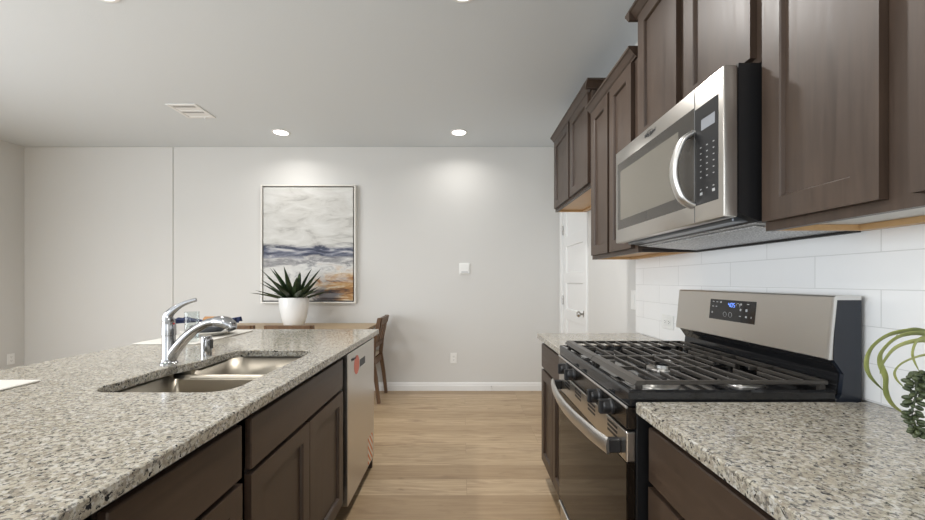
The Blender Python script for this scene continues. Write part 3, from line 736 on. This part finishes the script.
# ------------------------------------------------------------------ wall fittings
def plate(name, label, cat, c, normal, w, h, kind):
    """normal: 'y-' on the far wall, 'x-' on the right wall, 'x+' on the left wall"""
    root = thing(name, c, label, cat)
    def bx(b, a0, a1, z0, z1, d0, d1, bev=0.):
        X, Y, Z = c
        if normal == 'y-': b.box(X+a0, X+a1, Y-d1, Y-d0, Z+z0, Z+z1, bev)
        elif normal == 'x-': b.box(X-d1, X-d0, Y+a0, Y+a1, Z+z0, Z+z1, bev)
        else: b.box(X+d0, X+d1, Y+a0, Y+a1, Z+z0, Z+z1, bev)
        return b
    bx(MB(), -w/2, w/2, -h/2, h/2, 0, .006, .002).build('cover_plate', M['plastic'], root)
    if kind == 'outlet':
        for z in (-.02, .02):
            r = bx(MB(), -.016, .016, z-.014, z+.014, .0055, .008, .001).build('receptacle', M['plastic'], root)
            s = MB()
            for a in (-.006, .006): bx(s, a-.0012, a+.0012, z-.003, z+.007, .0075, .0083)
            bx(s, -.002, .002, z-.010, z-.006, .0075, .0083)
            s.build('slots', M['plastic_gap'], r)
    elif kind == 'outlet_h':
        for a0 in (-.02, .02):
            r = bx(MB(), a0-.014, a0+.014, -.016, .016, .0055, .008, .001).build('receptacle', M['plastic'], root)
            s = MB()
            for z in (-.006, .006): bx(s, a0-.003, a0+.007, z-.0012, z+.0012, .0075, .0083)
            bx(s, a0-.010, a0-.006, -.002, .002, .0075, .0083)
            s.build('slots', M['plastic_gap'], r)
    elif kind == 'rocker':
        bx(MB(), -.017, .017, -.033, .033, .0055, .0085, .0015).build('rocker', M['plastic'], root)
    elif kind == 'thermostat':
        bx(MB(), -w*.42, w*.42, -h*.44, h*.44, .005, .022, .004).build('cover', M['plastic'], root)
        bx(MB(), -w*.30, w*.30, -h*.34, -h*.24, .021, .0228).build('slot', M['mark'], root)
    return root
plate('thermostat', 'small white square thermostat on the bare far wall', 'thermostat', (.024, YF, 1.378), 'y-', .125, .128, 'thermostat')
plate('wall_outlet', 'white power outlet low on the far wall under the thermostat', 'outlet', (-.10, YF, .368), 'y-', .072, .117, 'outlet')
plate('wall_outlet', 'white power outlet low on the side wall past the island', 'outlet', (XL, 4.30, .385), 'x+', .072, .117, 'outlet')
plate('wall_outlet', 'white power outlet on the tiled splashback beyond the range', 'outlet', (XR-.008, 2.10, 1.020), 'x-', .117, .075, 'outlet_h')
plate('light_switch', 'white light switch plate above the far granite worktop, past the tiles', 'switch', (XR, 2.535, 1.118), 'x-', .075, .125, 'rocker')
root = thing('door_stop', (.325, YF-.014, .05), 'small metal spring door stop on the far baseboard', 'door stop')
MB().tube([(.325, YF-.012, .05), (.325, YF-.07, .05)], .006, 10, smooth=0).build('spring', M['nickel'], root)
MB().lathe([(0, 0), (.009, 0), (.009, -.014), (0, -.014)], (.325, YF-.069, .05), 'y', 12).build('bumper', M['rubber'], root)

# ------------------------------------------------------------------ painting
PX0, PX1, PZ0, PZ1 = -2.262, -1.198, .990, 2.320
root = thing('wall_painting', ((PX0+PX1)/2, YF, PZ0), 'large framed abstract painting with a navy band and amber corner', 'painting')
f = MB(); fw = .016; yy0, yy1 = YF-.052, YF-.002
f.box(PX0, PX0+fw, yy0, yy1, PZ0, PZ1, .002).box(PX1-fw, PX1, yy0, yy1, PZ0, PZ1, .002).box(PX0+fw, PX1-fw, yy0, yy1, PZ0, PZ0+fw, .002).box(PX0+fw, PX1-fw, yy0, yy1, PZ1-fw, PZ1, .002)
f.build('frame', M['frame_pale'], root)
MB().box(PX0+fw, PX1-fw, YF-.018, YF-.004, PZ0+fw, PZ1-fw).build('backing', M['frame_gap'], root)
g = fw+.014
MB().box(PX0+g, PX1-g, YF-.046, YF-.018, PZ0+g, PZ1-g, .002).build('canvas', M['art'], root)

# ------------------------------------------------------------------ ceiling
def can_light(x, y, label, power=CAN_POWER):
    root = thing('ceiling_light', (x, y, ZC), label, 'ceiling light', 'recessed downlights in the kitchen ceiling')
    MB().lathe([(.068, -.002), (.070, -.006), (.086, -.005), (.090, -.001), (.088, 0), (.066, 0)], (x, y, ZC), 'z', 36).build('trim_ring', M['trim'], root, smooth=40)
    MB().lathe([(0, -.003), (.068, -.003), (.068, -.001), (0, -.001)], (x, y, ZC), 'z', 36).build('diffuser', M['lamp'], root)
    l = bpy.data.lights.new('downlight_lamp', 'AREA'); l.shape = 'DISK'; l.size = .13; l.energy = power; l.color = WARM; l.spread = math.radians(150)
    o = bpy.data.objects.new('downlight_lamp', l); o.location = (0, 0, -.008); C.objects.link(o); o.parent = root
    return root
can_light(-1.853, 4.0, 'round recessed downlight in the ceiling above the painting')
can_light(-.036, 4.0, 'round recessed downlight in the ceiling above the thermostat')
can_light(-1.90, 2.045, 'recessed downlight at the top edge of the photo, above the island', 14)
can_light(0.0, 2.045, 'recessed downlight at the top edge of the photo, above the aisle', 19)
can_light(-1.90, .1, 'recessed downlight over the near end of the island, out of the frame', 13)
can_light(-3.80, 1.55, 'recessed downlight over the living area, out of the frame', 15)  # unseen downlight added to brighten the left wall
can_light(0.0, .1, 'recessed downlight over the camera position, out of the frame', 8)
root = thing('ceiling_vent', (-2.40, 3.48, ZC), 'white rectangular air vent in the ceiling, beside the downlight', 'air vent')
vx0, vx1, vy0, vy1 = -2.545, -2.285, 3.355, 3.635
b = MB().box(vx0, vx0+.028, vy0, vy1, ZC-.007, ZC, .002).box(vx1-.028, vx1, vy0, vy1, ZC-.007, ZC, .002).box(vx0+.028, vx1-.028, vy0, vy0+.028, ZC-.007, ZC, .002).box(vx0+.028, vx1-.028, vy1-.028, vy1, ZC-.007, ZC, .002).box(vx0+.028, vx1-.028, 3.480, 3.500, ZC-.006, ZC, .001)
b.build('frame', M['trim'], root)
MB().box(vx0+.02, vx1-.02, vy0+.02, vy1-.02, ZC-.0035, ZC-.0003).build('face_plate', M['trim'], root)
for a in (vy0+.034, 3.503):
    b = MB()
    for i in range(9):
        x = vx0+.045+i*(vx1-vx0-.09)/8
        b.box(x-.0055, x+.0055, a, a+.030, ZC-.0042, ZC-.003)
    b.build('louver_slots', M['plastic_gap'], root)
MB().box(-2.38, -2.372, vy1-.018, vy1-.010, ZC-.022, ZC-.006).build('damper_lever', M['trim'], root)

# ------------------------------------------------------------------ dining table and chairs
TX0, TX1, TY0, TY1, TZ = -2.50, -.945, 3.52, 4.40, .768
root = thing('dining_table', ((TX0+TX1)/2, (TY0+TY1)/2, 0), 'pale oak dining table against the far wall under the painting', 'table')
MB().box(TX0, TX1, TY0, TY1, TZ-.03, TZ, .004, 2).build('tabletop', M['table_wood'], root)
MB().box(TX0+.40, TX1-.40, 3.93, 3.99, TZ-.09, TZ-.031).build('stretcher', M['table_wood'], root)
for x in (TX0+.50, TX1-.55):
    MB().box(x-.04, x+.04, 3.91, 4.01, .05, TZ-.091, .004).box(x-.045, x+.045, 3.83, 4.09, 0, .05, .006).box(x-.045, x+.045, 3.60, 4.32, TZ-.091, TZ-.031, .004).build('leg', M['table_wood'], root)
def make_chair(label):
    """faces +y, back at -y; origin on the floor under the seat centre"""
    r = thing('dining_chair', (0, 0, 0), label, 'chair', 'wooden dining chairs around the table')
    w, dp = .195, .20
    for sx in (-1, 1):
        MB().xbox(lambda c, sx=sx: Vector((sx*w+(c.x-sx*w)*(.62+.38*c.z/.42)+sx*.012*(1-c.z/.42), dp+(c.y-dp)*(.62+.38*c.z/.42)+.01*(1-c.z/.42), c.z)), sx*w-.02, sx*w+.02, dp-.02, dp+.02, 0, .42).build('leg', M['chair_wood'], r)
        lg = MB(); pr = [(-.262, 0), (-.235, .25), (-.205, .44), (-.222, .62), (-.272, .865)]
        pr2 = [(-.235, .865), (-.186, .62), (-.165, .44), (-.198, .25), (-.232, 0)]
        lg.prism(pr+pr2, 'x', sx*(w-.005)-.016, sx*(w-.005)+.016).build('leg', M['chair_wood'], r)
    MB().box(-w-.015, w+.015, dp-.012, dp+.018, .375, .43).box(-w+.012, w-.012, -.20, -.176, .375, .43).box(-w-.012, -w+.012, -.175, dp-.012, .375, .43).box(w-.012, w+.012, -.175, dp-.012, .375, .43).build('seat_frame', M['chair_wood'], r)
    MB().box(-w-.015, w+.015, -.172, dp+.028, .43, .475, .018, 3).build('seat', M['linen'], r, smooth=40)
    MB().prism([(-.268, .79), (-.281, .862), (-.252, .866), (-.238, .794)], 'x', -w+.0105, w-.0105).build('top_rail', M['chair_wood'], r)
    MB().prism([(-.208, .555), (-.217, .60), (-.197, .604), (-.188, .557)], 'x', -w+.0105, w-.0105).build('lower_rail', M['chair_wood'], r)
    for x in (-.11, 0, .11):
        MB().prism([(-.214, .600), (-.265, .795), (-.250, .795), (-.199, .600)], 'x', x-.025, x+.025).build('back_slat', M['chair_wood'], r)
    return r
ch = make_chair('wooden dining chair at the table end beside the dishwasher, seen from its side'); ch.location = (-1.095, 4.165, 0); ch.rotation_euler = (0, 0, PI/2)
c2 = copy_tree(ch); c2.location = (-1.462, 3.56, 0); c2.rotation_euler = (0, 0, 0); c2['label'] = 'wooden dining chair with only its top rail showing below the white planter'
c3 = copy_tree(ch); c3.location = (-1.965, 3.56, 0); c3.rotation_euler = (0, 0, 0); c3['label'] = 'wooden dining chair with only its top rail showing behind the faucet spout'

# ------------------------------------------------------------------ potted agave on the table
PXc, PYc = -1.752, 4.08
root = thing('potted_plant', (PXc, PYc, TZ), 'spiky dark green plant in a white pot on the dining table', 'plant')
MB().lathe([(0, 0), (.088, 0), (.097, .006), (.122, .09), (.143, .20), (.149, .295), (.147, .302), (.140, .300), (.138, .27), (0, .27)], (PXc, PYc, TZ), 'z', 40).build('pot', M['pot'], root, smooth=40)
MB().lathe([(0, .012), (.10, .006), (.1375, 0)], (PXc, PYc, TZ+.2705), 'z', 28).build('soil', M['soil'], root, smooth=60)
def blade(mb, base, az, elev, L, wid, droop, n=9, thick=.25, tipw=.06):
    b = bmesh.new(); d = Vector((math.cos(az)*math.cos(elev), math.sin(az)*math.cos(elev), math.sin(elev))); side = Vector((-math.sin(az), math.cos(az), 0)); rings = []
    p = Vector(base); e = elev
    for i in range(n+1):
        t = i/n; w = wid*(.55+1.1*t if t < .35 else (1-(t-.35)/.65)**.8*(.935)+tipw*.2)
        d = Vector((math.cos(az)*math.cos(e), math.sin(az)*math.cos(e), math.sin(e))); up = side.cross(d)*-1
        rings.append([b.verts.new(p+side*w+up*w*.25), b.verts.new(p-up*w*thick*.3), b.verts.new(p-side*w+up*w*.25), b.verts.new(p-up*w*thick*1.6)])
        p = p+d*(L/n); e -= droop/n
    for A, B in zip(rings, rings[1:]):
        for k in range(4): b.faces.new([A[k], A[(k+1) % 4], B[(k+1) % 4], B[k]])
    b.faces.new(rings[0][::-1]); b.faces.new(rings[-1]); bmesh.ops.recalc_face_normals(b, faces=b.faces[:]); mb._merge(b)
fb = MB(); rr = random.Random(4)
for ringi, (cnt, el, L, wd) in enumerate(((11, .42, .37, .034), (13, .72, .38, .039), (12, .98, .38, .039), (9, 1.25, .36, .034))):
    for i in range(cnt):
        az = 2*PI*i/cnt+ringi*.37+rr.uniform(-.15, .15); k = 1.
        if math.sin(az) > .2: k = .62
        blade(fb, (PXc+.05*math.cos(az), PYc+.04*math.sin(az), TZ+.27), az, el+rr.uniform(-.1, .1), L*rr.uniform(.85, 1.1)*k, wd*(.8 if k < 1 else 1), .15+rr.uniform(-.1, .2))
fb.build('foliage', M['agave'], root, smooth=35)

# ------------------------------------------------------------------ place settings on the island
MATS = [((-1.690, -1.362), (2.00, 2.555), 'cream woven place mat under the plates and navy napkin'), ((-1.690, -1.366), (.74, 1.272), 'cream woven place mat alone at the near end of the island')]
for (x0, x1), (y0, y1), lab in MATS:
    o = MB().box(x0, x1, y0, y1, ZT+.0005, ZT+.006, .002).build('place_mat', M['mat']); tag(o, lab, 'place mat', 'woven place mats on the island')
PLX, PLY = -1.505, 2.33; ZM = ZT+.006
o = MB().lathe([(0, .002), (.075, .0), (.08, .004), (.125, .020), (.140, .026), (.1405, .029), (.124, .0245), (.08, .010), (0, .009)], (0, 0, 0), 'z', 44).build('dinner_plate', M['china'], at=None, smooth=40)
o.location = (PLX, PLY, ZM+.0005); tag(o, 'white dinner plate on the place mat behind the faucet', 'plate')
o = MB().lathe([(0, .002), (.050, .0), (.055, .004), (.088, .026), (.098, .043), (.0965, .046), (.085, .030), (.05, .012), (0, .010)], (0, 0, 0), 'z', 40).build('salad_bowl', M['slate'], smooth=40)
o.location = (PLX, PLY, ZM+.0105); tag(o, 'dark slate shallow bowl stacked on the white plate', 'bowl')
nz = ZM+.0105+.046
root = thing('napkin_ring', (PLX+.01, PLY, nz), 'brown wooden napkin ring around the navy napkin', 'napkin ring')
def ringx(b, cx, cy, cz, r0, r1, hw): b.lathe([(r0, -hw), (r1, -hw), (r1, hw), (r0, hw), (r0, -hw)], (cx, cy, cz), 'x', 30); return b
ringx(MB(), PLX+.01, PLY, nz+.024, .021, .029, .032).build('ring', M['ring_wood'], root, smooth=35)
nb = MB(); zc = nz+.024
def fan(sgn, L, lift, half, k):
    b = bmesh.new(); rows = []
    for i in range(9):
        t = i/8; x = PLX+.01+sgn*(.005+L*t); hw = .013+half*t**1.6
        rows.append([b.verts.new((x, PLY+hw*(2*j/10-1), zc+lift*t+(.010+.012*t)*math.sin(j*PI*k/10+.6)*(.35+.65*t)-.010*(1-t)*0)) for j in range(11)])
    for A, B in zip(rows, rows[1:]):
        for j in range(10): b.faces.new([A[j], A[j+1], B[j+1], B[j]])
    r = bmesh.ops.solidify(b, geom=b.faces[:], thickness=.004)
    bmesh.ops.recalc_face_normals(b, faces=b.faces[:]); nb._merge(b)
fan(1, .145, .006, .055, 5); fan(-1, .190, .006, .06, 5)
o = nb.build('napkin', M['navy'], smooth=50, at=(PLX, PLY, nz)); tag(o, 'navy cloth napkin threaded through a wooden ring', 'napkin')
GXc, GYc = -1.432, 2.075
o = MB().lathe([(0, 0), (.030, 0), (.032, .003), (.0345, .155), (.0335, .157), (.0322, .155), (.030, .012), (0, .011)], (0, 0, 0), 'z', 36).build('glass_tumbler', M['glass'], smooth=40)
o.location = (GXc, GYc, ZM+.0005); tag(o, 'clear glass tumbler standing on the mat behind the faucet', 'glass')

# ------------------------------------------------------------------ trailing succulent on the worktop
SX, SY = .992, .775
root = thing('trailing_succulent', (SX, SY, ZT), 'trailing succulent with arching strap leaves in a white pot on the worktop', 'plant')
MB().lathe([(0, 0), (.058, 0), (.063, .005), (.073, .085), (.0735, .092), (.069, .092), (.066, .078), (0, .078)], (SX, SY, ZT), 'z', 40).build('pot', M['pot'], root, smooth=40)
MB().lathe([(0, .006), (.05, .003), (.0655, 0)], (SX, SY, ZT+.0785), 'z', 28).build('soil', M['soil'], root, smooth=60)
def at(u, v, Y): return ((u-462.5)*Y/392, Y, 1.24-(v-281)*Y/392)
base = (SX-.005, SY, ZT+.083)
def strap(pts, w, tilt_up=(0, .9, .45)):
    mb.tube([base]+pts, [w*.45]+[w*.62]*1+[w*.76]*(len(pts)-3)+[w*.45, w*.08], 10, flat=.22, up=tilt_up, smooth=6)
mb = MB()
strap([at(952, 350, .775), at(925, 332, .77), at(894, 333, .765), at(874, 345, .76), at(866.5, 361, .76), at(870, 376, .762), at(884, 391, .77)], .0072)
strap([at(946, 350, .765), at(926, 334, .76), at(900, 336, .755), at(883, 350, .75), at(880, 362, .75), at(885.5, 377, .752), at(886, 392, .755), at(893, 405, .76), at(908, 416, .765)], .0070)
strap([at(944, 360, .76), at(932, 342, .745), at(914, 341, .74), at(895, 348, .735), at(883, 363, .735), at(880, 374, .74)], .0074)
strap([at(950, 372, .755), at(938, 357, .74), at(924, 355, .735), at(904, 362, .73), at(895, 371, .73), at(897, 380, .732), at(907, 390, .74)], .0040)
strap([at(946, 352, .78), at(930, 334, .775), at(915, 329, .77), at(902, 331, .768), at(896, 336, .766)], .0045)
strap([at(944, 350, .75), at(928, 338, .745), at(917, 341, .74), at(912.5, 355, .738), at(919, 371, .74)], .0062)
mb.build('strap_leaves', M['strap'], root, smooth=50)
bd = MB(); rr = random.Random(2)
stem_pts = [base, at(940, 385, .755), at(926, 372, .735), at(917, 380, .73), at(916, 395, .728), at(912, 412, .727), at(916, 428, .728), at(920, 437, .73)]
bd.tube(stem_pts, .0018, 8, smooth=4)
def bead(c, r, d):
    b = bmesh.new(); bmesh.ops.create_icosphere(b, subdivisions=2, radius=1)
    q = Vector((0, 0, 1)).rotation_difference(Vector(d).normalized())
    for v in b.verts: v.co = Vector(c)+q @ Vector((v.co.x*r*.72, v.co.y*r*.72, v.co.z*r*1.25))
    bd._merge(b)
def strand(P, spread0, spread1, nb_):
    m = len(P)-1
    for i in range(nb_):
        t = i/(nb_-1)*m; k = min(int(t), m-1); f = t-k
        c = Vector(P[k])*(1-f)+Vector(P[k+1])*f
        s = spread0*(1-t/m)+spread1*t/m; a = i*2.4
        off = Vector((math.cos(a), math.sin(a), rr.uniform(-.3, .3)))*s
        bead(c+off, rr.uniform(.0050, .0068), off+Vector((0, 0, rr.uniform(-.004, .002))))
strand([Vector(p) for p in stem_pts[2:]], .0135, .0075, 64)
strand([at(932, 372, .74), at(926, 385, .735), at(925, 396, .733)], .011, .007, 22)
bd.build('bead_leaves', M['bead'], root, smooth=60)
